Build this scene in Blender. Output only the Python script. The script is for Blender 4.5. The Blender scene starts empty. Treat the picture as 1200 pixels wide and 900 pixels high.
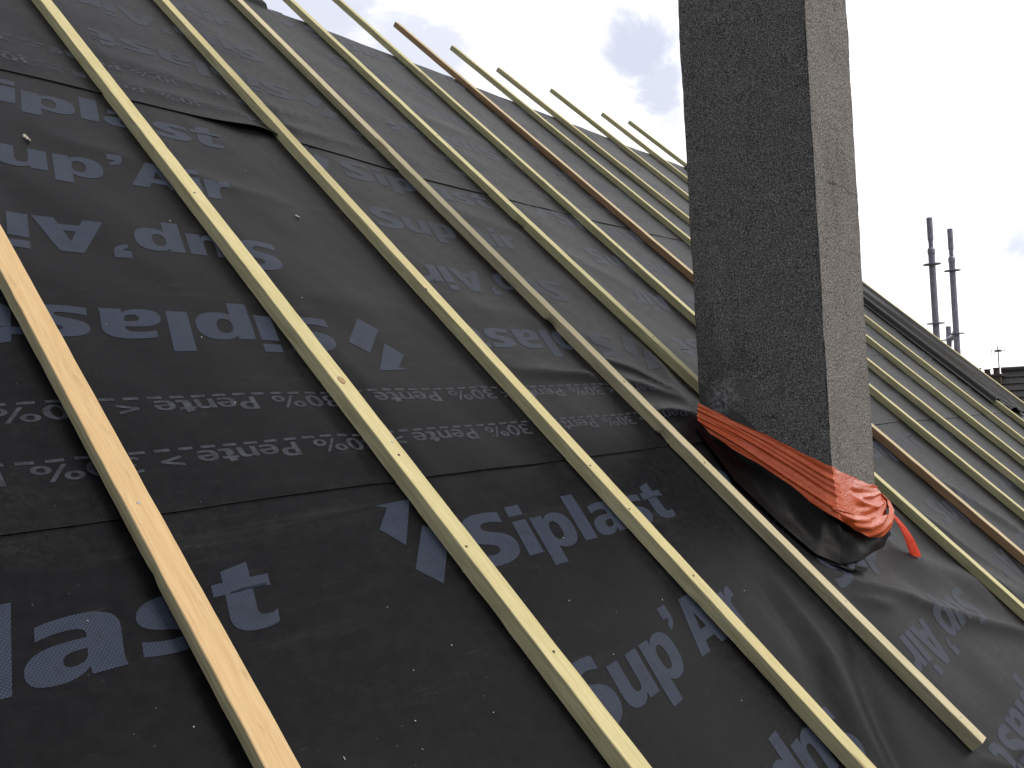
import bpy, bmesh, math, random
import numpy as np
from mathutils import Vector, Matrix, noise as mnoise
from mathutils.geometry import tessellate_polygon

random.seed(7); rng = np.random.default_rng(7)
SC = bpy.context.scene
COL = SC.collection
ZO = 6.6                       # camera height above the street
TH = 0.7652372642686347        # roof pitch
CT, ST = math.cos(TH), math.sin(TH)
HM = 0.933                     # distance of the lens from the membrane

def P(s, t, h=0.0):
    """roof coordinates (along ridge, up the slope, off the surface) -> world"""
    return Vector((s, t*CT + (HM-h)*ST, t*ST - (HM-h)*CT + ZO))
def W(x, y, z): return Vector((x, y, z+ZO))
def P_np(s, t, h):
    return np.stack([s, t*CT + (HM-h)*ST, t*ST - (HM-h)*CT + ZO], -1)
def to_roof(v):
    y, z = v[1], v[2]-ZO
    return v[0], y*CT+z*ST, -y*ST+z*CT+HM

# ------------------------------------------------------------------ materials
def new_mat(name):
    m = bpy.data.materials.new(name); m.use_nodes = True
    nt = m.node_tree
    b = nt.nodes['Principled BSDF']
    return m, nt, b
class G:
    def __init__(self, nt): self.nt = nt
    def n(self, typ, **kw):
        nd = self.nt.nodes.new(typ)
        for k, v in kw.items():
            if k in ('operation','data_type','blend_type','feature','noise_dimensions','sky_type','distance','bands_direction','wave_type','clamp','use_clamp','interpolation_type'): setattr(nd, k, v)
        return nd
    def link(self, a, b): self.nt.links.new(a, b)
    def val(self, x, sock):
        if hasattr(x, 'is_linked') or hasattr(x, 'links'): self.link(x, sock)
        else: sock.default_value = x
    def math(self, op, a, b=0.0, c=None, clamp=False):
        nd = self.nt.nodes.new('ShaderNodeMath'); nd.operation = op; nd.use_clamp = clamp
        self.val(a, nd.inputs[0]); self.val(b, nd.inputs[1])
        if c is not None: self.val(c, nd.inputs[2])
        return nd.outputs[0]
    def noise(self, vec, scale, detail=3, rough=0.55, dist=0.0):
        nd = self.nt.nodes.new('ShaderNodeTexNoise')
        if vec is not None: self.link(vec, nd.inputs['Vector'])
        nd.inputs['Scale'].default_value = scale; nd.inputs['Detail'].default_value = detail
        nd.inputs['Roughness'].default_value = rough; nd.inputs['Distortion'].default_value = dist
        return nd.outputs['Fac']
    def vor(self, vec, scale, rnd=1.0, feature='F1', out='Distance'):
        nd = self.nt.nodes.new('ShaderNodeTexVoronoi'); nd.feature = feature
        self.link(vec, nd.inputs['Vector'])
        nd.inputs['Scale'].default_value = scale; nd.inputs['Randomness'].default_value = rnd
        return nd.outputs[out]
    def mapping(self, vec, scale=(1,1,1), rot=(0,0,0), loc=(0,0,0)):
        nd = self.nt.nodes.new('ShaderNodeMapping'); self.link(vec, nd.inputs['Vector'])
        nd.inputs['Scale'].default_value = scale; nd.inputs['Rotation'].default_value = rot; nd.inputs['Location'].default_value = loc
        return nd.outputs[0]
    def mix(self, fac, a, b, blend='MIX'):
        nd = self.nt.nodes.new('ShaderNodeMix'); nd.data_type = 'RGBA'; nd.blend_type = blend
        self.val(fac, nd.inputs[0])
        for x, s in ((a, nd.inputs[6]), (b, nd.inputs[7])):
            if isinstance(x, (tuple, list)): s.default_value = (*x[:3], 1)
            else: self.link(x, s)
        return nd.outputs[2]
    def ramp(self, fac, stops, interp='LINEAR'):
        nd = self.nt.nodes.new('ShaderNodeValToRGB'); self.link(fac, nd.inputs[0])
        cr = nd.color_ramp; cr.interpolation = interp
        while len(cr.elements) < len(stops): cr.elements.new(0.5)
        for e, (p, c) in zip(cr.elements, stops):
            e.position = p; e.color = (*c, 1) if isinstance(c, (tuple, list)) else (c, c, c, 1)
        return nd.outputs[0]
    def smooth(self, x, a, b, lo=0.0, hi=1.0):
        nd = self.nt.nodes.new('ShaderNodeMapRange'); nd.interpolation_type = 'SMOOTHSTEP'
        self.link(x, nd.inputs[0])
        for i, v in zip((1, 2, 3, 4), (a, b, lo, hi)): nd.inputs[i].default_value = v
        return nd.outputs[0]
    def bump(self, h, strength, dist, normal=None):
        nd = self.nt.nodes.new('ShaderNodeBump'); self.link(h, nd.inputs['Height'])
        nd.inputs['Strength'].default_value = strength; nd.inputs['Distance'].default_value = dist
        if normal is not None: self.link(normal, nd.inputs['Normal'])
        return nd.outputs[0]
    def uv(self): return self.nt.nodes.new('ShaderNodeUVMap').outputs[0]
    def obj(self): return self.nt.nodes.new('ShaderNodeTexCoord').outputs['Object']
    def rand(self): return self.nt.nodes.new('ShaderNodeObjectInfo').outputs['Random']

def mat_membrane():
    m, nt, b = new_mat('membrane'); g = G(nt)
    uv = g.uv()
    big = g.noise(g.mapping(uv, (1.2, 2.6, 1)), 1.6, 5, .6, .6)
    streak = g.noise(g.mapping(uv, (1.0, 9.0, 1)), 2.2, 6, .65, 1.2)
    fine = g.noise(uv, 420, 2, .6)
    mott = g.noise(uv, 38, 4, .65)
    c = g.mix(g.smooth(mott, .3, .7), (.0045, .0046, .0060), (.0072, .0073, .0090))
    dust = g.math('MULTIPLY', g.smooth(streak, .50, .74), g.smooth(big, .40, .66))
    c = g.mix(g.math('MULTIPLY', dust, .11), c, (.10, .09, .08))
    scr = g.noise(g.mapping(uv, (3.0, 40.0, 1), (0, 0, .5)), 2.0, 5, .7, 2.0)
    c = g.mix(g.math('MULTIPLY', g.smooth(scr, .62, .74), .09), c, (.2, .19, .18))
    haze = g.math('MULTIPLY', g.smooth(g.noise(g.mapping(uv, (1, 1.5, 1)), 2.7, 6, .68, .8), .52, .74), g.smooth(g.noise(uv, 90, 4, .8), .40, .66))
    c = g.mix(g.math('MULTIPLY', haze, .08), c, (.15, .145, .135))
    # sparse lint and grit
    v = g.vor(uv, 55.0)
    sp = g.math('MULTIPLY', g.smooth(v, .035, .07, 1, 0), g.smooth(g.noise(uv, 7, 3), .52, .66))
    c = g.mix(g.math('MULTIPLY', sp, .28), c, (.30, .29, .27))
    g.link(c, b.inputs['Base Color'])
    g.link(g.smooth(mott, .25, .75, .36, .43), b.inputs['Roughness'])
    b.inputs['Specular IOR Level'].default_value = .066
    hh = g.math('ADD', fine, g.math('MULTIPLY', g.noise(uv, 16, 4, .5), 1.6))
    g.link(g.bump(hh, .20, .0010), b.inputs['Normal'])
    return m
def mat_print():
    m, nt, b = new_mat('print'); g = G(nt)
    uv = g.uv()
    r = g.mapping(uv, (1, 1, 1), (0, 0, .785))
    v = g.vor(r, 265.0, 0.0)
    d = g.smooth(v, .16, .30, 1, 0)
    wear = g.noise(uv, 13, 6, .72)
    scuff = g.noise(g.mapping(uv, (5, 34, 1), (0, 0, .3)), 1.6, 6, .75, 1.0)
    c = g.mix(g.smooth(wear, .35, .7), (.018, .0245, .042), (.028, .036, .058))
    c = g.mix(g.math('MULTIPLY', d, .42), c, (.095, .105, .145))
    c = g.mix(g.math('MULTIPLY', g.smooth(wear, .50, .66), .38), c, (.009, .009, .012))
    c = g.mix(g.math('MULTIPLY', g.smooth(scuff, .58, .72), .45), c, (.009, .009, .012))
    su = nt.nodes.new('ShaderNodeSeparateXYZ'); g.link(uv, su.inputs[0])
    graze_fade = g.math('MAXIMUM', g.smooth(su.outputs[0], 1.4, 4.6, 0, .62), g.smooth(su.outputs[1], 1.9, 2.9, 0, .45))
    c = g.mix(graze_fade, c, (.010, .0105, .0135))  # far and upper print dulled in colour, standing in for grazing sky reflection
    g.link(c, b.inputs['Base Color'])
    b.inputs['Roughness'].default_value = .46
    b.inputs['Specular IOR Level'].default_value = .09
    g.link(g.bump(g.noise(uv, 420, 2), .3, .001), b.inputs['Normal'])
    return m
def mat_small_print():
    m, nt, b = new_mat('small_print'); g = G(nt)
    uv = g.uv()
    wear = g.noise(uv, 60, 5, .75)
    c = g.mix(g.smooth(wear, .36, .66), (.013, .015, .022), (.038, .042, .056))
    g.link(c, b.inputs['Base Color']); b.inputs['Roughness'].default_value = .5
    b.inputs['Specular IOR Level'].default_value = .18
    return m
def mat_black_film(name, col, rough):
    m, nt, b = new_mat(name); g = G(nt)
    o = g.obj()
    n1 = g.noise(o, 9, 5, .6, .8)
    c = g.mix(g.smooth(n1, .3, .7), tuple(x*.7 for x in col), tuple(x*1.4 for x in col))
    g.link(c, b.inputs['Base Color'])
    g.link(g.smooth(n1, .3, .7, rough-.06, rough+.14), b.inputs['Roughness'])
    b.inputs['Specular IOR Level'].default_value = .07
    g.link(g.bump(g.noise(o, 20, 4, .5, .6), .2, .004), b.inputs['Normal'])
    return m
def mat_wood(name, top_a, top_b, side_tint=None, green=.35, knots=.8):
    m, nt, b = new_mat(name); g = G(nt)
    o = g.obj()
    info = nt.nodes.new('ShaderNodeObjectInfo')
    off = g.math('MULTIPLY', info.outputs['Random'], 37.0)
    comb = nt.nodes.new('ShaderNodeCombineXYZ'); g.link(off, comb.inputs[0]); g.link(off, comb.inputs[2])
    add = nt.nodes.new('ShaderNodeVectorMath'); add.operation = 'ADD'; g.link(o, add.inputs[0]); g.link(comb.outputs[0], add.inputs[1])
    v = add.outputs[0]
    grain = g.noise(g.mapping(v, (2.0, 55, 55)), 3.0, 5, .6, 1.4)
    band = g.noise(g.mapping(v, (1.2, 22, 14)), 1.6, 3, .5, 1.0)
    blot = g.noise(g.mapping(v, (5, 9, 9)), 1.5, 4, .6)
    fib = g.noise(g.mapping(v, (14, 420, 420)), 1.0, 3, .6)
    c = g.mix(g.smooth(grain, .28, .72), top_a, top_b)
    c = g.mix(g.math('MULTIPLY', g.smooth(band, .45, .75), .25), c, tuple(x*.62 for x in top_a))
    c = g.mix(g.math('MULTIPLY', g.smooth(blot, .45, .72), green), c, (.30, .31, .13))
    # knots: stretched cells, sparse
    kn = nt.nodes.new('ShaderNodeTexVoronoi'); g.link(g.mapping(v, (5.0, 26, 26)), kn.inputs['Vector']); kn.inputs['Scale'].default_value = 1.0
    pick = g.math('GREATER_THAN', kn.outputs['Color'], .80)
    kd = kn.outputs['Distance']
    kc = g.ramp(kd, [(0.0, (.16, .08, .035)), (.11, (.27, .15, .065)), (.17, (.13, .065, .03)), (.21, (.3, .22, .10))])
    c = g.mix(g.math('MULTIPLY', g.math('MULTIPLY', g.smooth(kd, .18, .26, 1, 0), pick), knots), c, kc)
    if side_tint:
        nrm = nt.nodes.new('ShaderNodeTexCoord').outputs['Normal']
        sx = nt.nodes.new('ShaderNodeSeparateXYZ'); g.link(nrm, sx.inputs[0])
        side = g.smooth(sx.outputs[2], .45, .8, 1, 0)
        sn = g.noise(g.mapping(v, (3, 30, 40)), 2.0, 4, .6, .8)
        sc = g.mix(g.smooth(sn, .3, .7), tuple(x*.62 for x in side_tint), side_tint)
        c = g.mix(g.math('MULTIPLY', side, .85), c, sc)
    c = g.mix(g.math('MULTIPLY', g.smooth(fib, .55, .72), .22), c, (.16, .12, .06))
    dirt = g.noise(g.mapping(v, (8, 30, 30)), 1.7, 5, .7)
    c = g.mix(g.math('MULTIPLY', g.smooth(dirt, .6, .75), .30), c, (.10, .085, .06))
    g.link(c, b.inputs['Base Color'])
    b.inputs['Roughness'].default_value = .72
    b.inputs['Specular IOR Level'].default_value = .25
    g.link(g.bump(g.math('ADD', grain, fib), .4, .0012), b.inputs['Normal'])
    return m
def mat_roughcast():
    m, nt, b = new_mat('roughcast'); g = G(nt)
    o = g.obj()
    gr = g.noise(o, 210, 4, .75)
    gr2 = g.vor(o, 260.0)
    med = g.noise(o, 26, 4, .65)
    big = g.noise(g.mapping(o, (1, 1, .45)), 5.0, 5, .62, .5)
    c = g.mix(g.smooth(gr, .36, .64), (.024, .0245, .029), (.245, .246, .262))
    c = g.mix(g.math('MULTIPLY', g.smooth(big, .42, .70), .22), c, (.10, .095, .095))
    c = g.mix(g.math('MULTIPLY', g.smooth(med, .54, .72), .45), c, (.020, .019, .018))
    c = g.mix(g.math('MULTIPLY', g.smooth(g.noise(g.mapping(o, (1, 1, .3)), 3.1, 4, .6), .48, .66), .35), c, (.035, .034, .034))
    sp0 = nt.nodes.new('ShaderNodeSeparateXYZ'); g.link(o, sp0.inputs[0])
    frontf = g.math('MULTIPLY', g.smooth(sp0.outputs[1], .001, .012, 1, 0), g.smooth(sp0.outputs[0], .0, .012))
    c = g.mix(g.math('MULTIPLY', frontf, .60), c, g.mix(g.smooth(g.noise(o, 150, 4, .75), .40, .58), (.024, .022, .021), (.41, .365, .325)))  # front face lighter and warmer: weathered tone plus sunlit brightness put into the colour
    # bright mineral grains
    v = nt.nodes.new('ShaderNodeTexVoronoi'); g.link(o, v.inputs['Vector']); v.inputs['Scale'].default_value = 270
    pk = g.math('GREATER_THAN', v.outputs['Color'], .62)
    sp = g.math('MULTIPLY', g.smooth(v.outputs['Distance'], .20, .40, 1, 0), pk)
    c = g.mix(g.math('MULTIPLY', sp, .75), c, (.55, .55, .56))
    sp1 = nt.nodes.new('ShaderNodeSeparateXYZ'); g.link(o, sp1.inputs[0])
    zz = g.math('ADD', sp1.outputs[2], g.math('MULTIPLY', g.math('SUBTRACT', g.noise(o, 14, 5, .65), .5), .09))
    for z0, x0 in ((1.36, .12), (1.16, .26), (2.05, .2)):
        ln = g.smooth(g.math('ABSOLUTE', g.math('SUBTRACT', zz, z0)), .0012, .0042, 1, 0)
        ln = g.math('MULTIPLY', g.math('MULTIPLY', ln, frontf), g.smooth(g.math('ADD', sp1.outputs[0], g.math('MULTIPLY', g.noise(o, 9, 2), .1)), x0, x0+.06))
        c = g.mix(g.math('MULTIPLY', ln, .6), c, (.02, .018, .016))
    st = g.noise(g.mapping(o, (1, 1, .22)), 9.0, 6, .68, .6)
    c = g.mix(g.math('MULTIPLY', g.smooth(st, .52, .70), g.math('ADD', .28, g.math('MULTIPLY', frontf, -.06))), c, (.022, .021, .020))
    c = g.mix(g.math('MULTIPLY', g.smooth(g.noise(o, 4.5, 5, .6, .4), .52, .72), .30), c, (.20, .19, .185))
    # trowelled bare patch and chalky smear low on the side towards the eaves stack corner
    sep = nt.nodes.new('ShaderNodeSeparateXYZ'); g.link(o, sep.inputs[0])
    wob = g.math('MULTIPLY', g.math('SUBTRACT', g.noise(o, 16, 4, .6), .5), .10)
    line = g.math('ADD', g.math('ADD', sep.outputs[2], g.math('MULTIPLY', sep.outputs[1], -.85)), g.math('MULTIPLY', wob, .5))
    leftside = g.math('LESS_THAN', sep.outputs[0], .012)
    bare = g.math('MULTIPLY', g.math('MULTIPLY', g.smooth(line, .440, .450, 1, 0), leftside), g.smooth(sep.outputs[1], .12, .16))
    c = g.mix(g.math('MULTIPLY', bare, .85), c, (.050, .050, .056))
    dv = nt.nodes.new('ShaderNodeVectorMath'); dv.operation = 'DISTANCE'; g.link(o, dv.inputs[0]); dv.inputs[1].default_value = (0, .315, .735)
    ch = g.math('MULTIPLY', g.smooth(g.math('ADD', dv.outputs['Value'], wob), .01, .07, 1, 0), g.smooth(g.noise(o, 60, 5, .8), .42, .62))
    c = g.mix(g.math('MULTIPLY', ch, .55), c, (.42, .45, .52))
    g.link(c, b.inputs['Base Color'])
    b.inputs['Roughness'].default_value = .92
    b.inputs['Specular IOR Level'].default_value = .2
    h = g.math('ADD', g.math('MULTIPLY', gr, 1.0), g.math('MULTIPLY', g.smooth(gr2, 0, .6, 1, 0), .8))
    h = g.math('MULTIPLY', h, g.math('SUBTRACT', 1.0, g.math('MULTIPLY', bare, .8)))
    g.link(g.bump(h, .9, .004), b.inputs['Normal'])
    return m
def mat_tape(name, ca, cb, rough=.30):
    m, nt, b = new_mat(name); g = G(nt)
    o = g.obj()
    c = g.mix(g.smooth(g.noise(o, 14, 4, .6, .6), .3, .7), ca, cb)
    g.link(c, b.inputs['Base Color'])
    b.inputs['Roughness'].default_value = rough
    b.inputs['Specular IOR Level'].default_value = .48
    rid = g.math('ABSOLUTE', g.math('SUBTRACT', g.noise(g.mapping(o, (9, 9, 30), (0, .3, .2)), 2.2, 4, .6, .8), .5))
    g.link(g.bump(g.math('ADD', g.noise(g.mapping(o, (10, 10, 90), (0, .25, 0)), 1.0, 4, .55, .5), g.math('MULTIPLY', g.smooth(rid, 0, .12), -.9)), .26, .004), b.inputs['Normal'])
    return m
def mat_plain(name, a, bb, rough=.7, scale=8, metal=0.0, bump=.2):
    m, nt, b = new_mat(name); g = G(nt)
    o = g.obj()
    n1 = g.noise(o, scale, 5, .6)
    g.link(g.mix(g.smooth(n1, .3, .7), a, bb), b.inputs['Base Color'])
    b.inputs['Roughness'].default_value = rough; b.inputs['Metallic'].default_value = metal
    g.link(g.bump(g.noise(o, scale*6, 3), bump, .004), b.inputs['Normal'])
    return m
def mat_tiles():
    m, nt, b = new_mat('dark_tiles'); g = G(nt)
    uv = g.uv()
    br = nt.nodes.new('ShaderNodeTexBrick'); g.link(uv, br.inputs['Vector'])
    br.inputs['Scale'].default_value = 1.0; br.inputs['Brick Width'].default_value = .30; br.inputs['Row Height'].default_value = .30
    br.inputs['Mortar Size'].default_value = .012
    br.inputs['Color1'].default_value = (.022, .020, .022, 1); br.inputs['Color2'].default_value = (.036, .032, .034, 1); br.inputs['Mortar'].default_value = (.006, .006, .006, 1)
    g.link(g.mix(g.math('MULTIPLY', g.noise(uv, 3, 4), .5), br.outputs['Color'], (.05, .046, .046)), b.inputs['Base Color'])
    b.inputs['Roughness'].default_value = .7
    return m
def mat_brick():
    m, nt, b = new_mat('brick'); g = G(nt)
    uv = g.obj()
    br = nt.nodes.new('ShaderNodeTexBrick'); g.link(g.mapping(uv, (1, 1, 1), (1.5708, 0, 0)), br.inputs['Vector'])
    br.inputs['Scale'].default_value = 1.0; br.inputs['Brick Width'].default_value = .22; br.inputs['Row Height'].default_value = .075
    br.inputs['Mortar Size'].default_value = .008
    br.inputs['Color1'].default_value = (.05, .032, .026, 1); br.inputs['Color2'].default_value = (.075, .048, .038, 1); br.inputs['Mortar'].default_value = (.09, .085, .078, 1)
    g.link(br.outputs['Color'], b.inputs['Base Color']); b.inputs['Roughness'].default_value = .85
    return m
M = dict(
    mem=mat_membrane(), prt=mat_print(), sprt=mat_small_print(),
    flash=mat_black_film('flashing_film', (.0014, .0015, .0020), .42),
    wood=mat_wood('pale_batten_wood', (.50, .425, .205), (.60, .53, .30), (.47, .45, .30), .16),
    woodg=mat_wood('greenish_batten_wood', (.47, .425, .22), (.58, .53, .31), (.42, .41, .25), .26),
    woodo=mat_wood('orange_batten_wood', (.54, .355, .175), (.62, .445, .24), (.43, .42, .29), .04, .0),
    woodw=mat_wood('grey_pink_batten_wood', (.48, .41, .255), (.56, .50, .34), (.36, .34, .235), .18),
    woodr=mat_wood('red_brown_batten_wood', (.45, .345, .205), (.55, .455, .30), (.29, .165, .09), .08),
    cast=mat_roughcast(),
    tape=mat_tape('tape_film', (.47, .070, .017), (.54, .10, .030), .24), tail=mat_tape('tape_tail_film', (.60, .036, .010), (.66, .055, .016), .38),
    steel=mat_plain('galvanised_steel', (.17, .17, .235), (.27, .27, .34), .5, 30, .35),
    nail=mat_plain('nail_metal', (.03, .028, .026), (.06, .055, .05), .5, 90, .3),
    nailb=mat_plain('bright_nail_metal', (.30, .30, .31), (.42, .42, .42), .38, 90, .5),
    chip=mat_plain('pale_chip', (.30, .28, .23), (.50, .47, .40), .8, 60),
    ground=mat_plain('lawn_and_dirt', (.045, .065, .025), (.10, .09, .06), .95, .6),
    wallm=mat_plain('render_wall', (.42, .39, .34), (.50, .47, .41), .9, 3),
    deck=mat_plain('roof_boards', (.20, .14, .08), (.30, .22, .13), .8, 5),
    pot=mat_plain('clay_pot', (.035, .026, .022), (.06, .042, .034), .8, 20),
    alu=mat_plain('aluminium', (.10, .10, .11), (.17, .17, .18), .5, 30, .5),
    tiles=mat_tiles(), brick=mat_brick(),
)

# ------------------------------------------------------------------ helpers
def link_mesh(name, verts, faces, mat, parent=None, smooth=False, uvs=None, loc=None):
    me = bpy.data.meshes.new(name)
    base = Vector((0, 0, 0))
    if loc is not None: base = Vector(loc)
    if parent is not None:
        q = parent; base = Vector((0, 0, 0))
        while q is not None: base = base+q.location; q = q.parent
    if isinstance(verts, np.ndarray):
        vv = (verts - np.array(base)[None, :]).tolist()
    else:
        vv = [tuple(Vector(v)-base) for v in verts]
    me.from_pydata(vv, [], faces)
    if smooth: me.polygons.foreach_set('use_smooth', [True]*len(me.polygons))
    if uvs is not None:
        ul = me.uv_layers.new(name='UVMap')
        li = np.empty(len(me.loops), dtype=np.int32); me.loops.foreach_get('vertex_index', li)
        ul.data.foreach_set('uv', np.asarray(uvs, dtype=np.float32)[li].ravel())
    me.materials.append(mat); me.update()
    o = bpy.data.objects.new(name, me); COL.objects.link(o)
    if parent is not None: o.parent = parent
    elif loc is not None: o.location = base
    return o
def tag(o, label=None, cat=None, group=None, kind=None):
    if label: o['label'] = label
    if cat: o['category'] = cat
    if group: o['group'] = group
    if kind: o['kind'] = kind
    return o
def empty(name, loc, label, cat, group=None):
    o = bpy.data.objects.new(name, None); COL.objects.link(o); o.location = loc; o.empty_display_size = .1
    return tag(o, label, cat, group)
def grid_faces(nr, nc):
    r, c = np.meshgrid(np.arange(nr-1), np.arange(nc-1), indexing='ij')
    a = (r*nc+c).ravel()
    return np.stack([a, a+1, a+nc+1, a+nc], -1).tolist()
def box(c, d):
    x, y, z = c; a, b, e = d[0]/2, d[1]/2, d[2]/2
    v = [(x+i*a, y+j*b, z+k*e) for k in (-1, 1) for j in (-1, 1) for i in (-1, 1)]
    f = [(0,2,3,1),(4,5,7,6),(0,1,5,4),(2,6,7,3),(0,4,6,2),(1,3,7,5)]
    return v, f
def lathe(base, prof, n=20, axis='z'):
    """prof: (radius, height) list, closed with caps"""
    v, f = [], []
    for r, z in prof:
        for i in range(n):
            a = 2*math.pi*i/n
            v.append((base[0]+r*math.cos(a), base[1]+r*math.sin(a), base[2]+z))
    for k in range(len(prof)-1):
        for i in range(n):
            j = (i+1) % n
            f.append((k*n+i, k*n+j, (k+1)*n+j, (k+1)*n+i))
    f.append(tuple(reversed(range(n)))); f.append(tuple(range((len(prof)-1)*n, len(prof)*n)))
    return v, f
def tube(a, b, r, n=12):
    a, b = Vector(a), Vector(b); d = (b-a).normalized()
    u = d.orthogonal().normalized(); w = d.cross(u)
    v = [tuple(p + u*r*math.cos(2*math.pi*i/n) + w*r*math.sin(2*math.pi*i/n)) for p in (a, b) for i in range(n)]
    f = [(i, (i+1) % n, n+(i+1) % n, n+i) for i in range(n)]
    f += [tuple(reversed(range(n))), tuple(range(n, 2*n))]
    return v, f
def merge(*parts):
    V, F = [], []
    for v, f in parts:
        k = len(V); V += list(v); F += [tuple(i+k for i in q) for q in f]
    return V, F

# ------------------------------------------------------------------ battens: right top edge, (s, t) low and high
BW, BT = .040, .033
BAT = [
    # s_low, t_low, s_high, t_high, material
    (.634, -.27, .655, 2.9, 'woodo'),
    (1.170, -.25, 1.168, 3.9, 'wood'),
    (1.721, -.26, 1.720, 4.30, 'wood'),
    (2.222, -.257, 2.239, 4.33, 'woodw'),
    (2.712, .93, 2.716, 4.36, 'woodg'),
    (3.288, -.27, 3.312, 4.40, 'woodg'),
    (3.862, -.25, 3.790, 4.385, 'woodr'),
    (4.500, -.28, 4.316, 4.40, 'woodg'),
    (5.050, -.26, 4.730, 4.33, 'wood'),
    (5.600, -.27, 5.420, 4.38, 'woodg'),
    (6.185, -.25, 6.040, 4.30, 'wood'),
    (6.810, -.27, 6.620, 4.42, 'woodg'),
    (7.600, -.26, 7.455, 3.74, 'wood'),
]
def bat_center(i, t):
    a, t0, b, t1, _ = BAT[i]
    return a + (b-a)*(t-t0)/(t1-t0) - BW/2

# ------------------------------------------------------------------ membrane relief
def ss(x, a, b):
    u = np.clip((x-a)/(b-a), 0, 1); return u*u*(3-2*u)
def wrinkle(s, t, poly, amp, w, sharp=1.35):
    best = np.full(s.shape, 1e9); par = np.zeros(s.shape); L = 0; seg = []
    for (a, b) in zip(poly[:-1], poly[1:]):
        l = math.hypot(b[0]-a[0], b[1]-a[1]); seg.append((a, b, L, l)); L += l
    for a, b, l0, l in seg:
        ux, uy = (b[0]-a[0])/l, (b[1]-a[1])/l
        k = np.clip((s-a[0])*ux + (t-a[1])*uy, 0, l)
        d = np.hypot(s-a[0]-k*ux, t-a[1]-k*uy)
        m = d < best
        best = np.where(m, d, best); par = np.where(m, (l0+k)/L, par)
    taper = np.clip(np.sin(np.pi*np.clip(par*.92+.04, 0, 1)), 0, 1)**.7
    return amp*taper*np.exp(-(best/w)**sharp)
waves = [(rng.uniform(.3, 1)*2*math.pi/lam*np.array([math.cos(a), math.sin(a)]), rng.uniform(0, 6.28), amp)
         for lam, amp, n in ((1.3, .0011, 5), (.55, .0007, 6), (.22, .0004, 8), (.10, .00015, 8)) for a in rng.uniform(0, 3.14, n)]
def relief(k, s, t):
    h = np.zeros(s.shape)
    for kv, ph, am in waves: h += am*np.sin(kv[0]*s+kv[1]*t+ph)
    rough = ss(s, 1.5, 2.3)*ss(-t, -.55, -.1) if k == 0 else 0*s
    h += rough*.0035*np.sin(9*s+4*t+1.0)*np.sin(5*s-13*t)
    if k == 0:
        h += wrinkle(s, t, [(2.27,.33),(2.435,.175),(2.62,.085),(2.73,-.005),(2.89,-.083),(3.15,-.21),(3.5,-.40)], .022, .034)
        h += wrinkle(s, t, [(2.80,.22),(3.05,.07),(3.30,-.06),(3.6,-.2)], .022, .085, 1.8)
        h += wrinkle(s, t, [(2.33,.16),(2.45,.10),(2.52,.085)], .010, .018)
        h += wrinkle(s, t, [(2.02,.36),(1.92,.10),(1.80,-.02),(1.66,-.2)], -.013, .040, 1.8)
        h += wrinkle(s, t, [(2.08,.30),(1.99,.08),(1.86,-.06),(1.7,-.24)], .013, .040, 1.7)
        h += wrinkle(s, t, [(2.18,.10),(2.06,.02),(1.93,-.09),(1.78,-.25)], -.014, .036, 1.8)
        h += wrinkle(s, t, [(2.19,-.30),(2.5,-.36),(3.0,-.42)], .014, .03)
        h += wrinkle(s, t, [(2.16,-.27),(2.28,-.36),(2.45,-.5)], .012, .022)
        h += wrinkle(s, t, [(3.32,.45),(3.42,.15),(3.6,-.2)], .014, .05, 1.6)
        h += wrinkle(s, t, [(3.95,.40),(4.1,.2),(4.3,-.1)], .016, .04)
        h += wrinkle(s, t, [(3.1,.6),(3.2,.42),(3.22,.2)], .012, .05, 1.6)
        h +=   .022*np.exp(-((s-2.70)/.22)**4 - ((t-.26)/.065)**2)
    if k == 1:
        h += wrinkle(s, t, [(2.76,1.75),(2.69,1.36),(2.62,1.12),(2.50,.93)], .020, .050, 1.5)
        h += wrinkle(s, t, [(1.80,1.09),(2.10,1.065),(2.35,1.02),(2.50,.94)], .018, .030)
        h += wrinkle(s, t, [(2.26,1.15),(2.40,1.08),(2.52,.97)], .017, .026)
        h += wrinkle(s, t, [(2.24,.90),(2.36,.89),(2.50,.86)], .018, .028)
        h += wrinkle(s, t, [(1.75,1.40),(2.1,1.33),(2.5,1.2)], .006, .06, 1.7)
        h += wrinkle(s, t, [(1.2,1.36),(1.5,1.34),(1.72,1.22)], .004, .07, 1.7)
        h += wrinkle(s, t, [(2.3,2.0),(2.7,1.85),(3.2,1.5)], .010, .07, 1.7)
        h += .012*np.exp(-((s-2.56)/.16)**2 - ((t-.87)/.12)**2)
        h += wrinkle(s, t, [(.9,1.93),(1.2,1.87),(1.5,1.80)], .006, .04, 1.6)
    if k == 2:
        h += wrinkle(s, t, [(1.15,2.52),(1.6,2.47),(2.0,2.44)], .007, .06, 1.7)
        h += wrinkle(s, t, [(1.2,2.34),(1.65,2.33),(2.2,2.31)], .008, .04, 1.7)
        h += wrinkle(s, t, [(2.6,2.9),(3.1,2.8),(3.6,2.7)], .007, .07, 1.7)
    mask = np.ones(s.shape)
    for i in range(len(BAT)):
        m = ss(np.abs(s-bat_center(i, t)), .022, .10)
        on = ss(t, BAT[i][1]-.06, BAT[i][1]+.03)
        mask *= 1-(1-m)*on
    return h*mask*.85 + .0024*k
def seam_t(k, s):
    if k == 0: return np.full(np.shape(s), -.93)
    if k == 1: return np.interp(s, [-1.3,.45,1.06,1.67,2.21,4.0,4.45,5.4,6.85,7.7], [.777,.774,.769,.763,.759,.706,.697,.655,.617,.60])
    base = np.interp(s, [-1.3,.88,1.5,1.63,1.8,2.2,2.82,3.3,4.4,7.7], [2.245,2.237,2.236,2.237,2.224,2.200,2.175,2.176,2.185,2.19])
    return base
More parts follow.
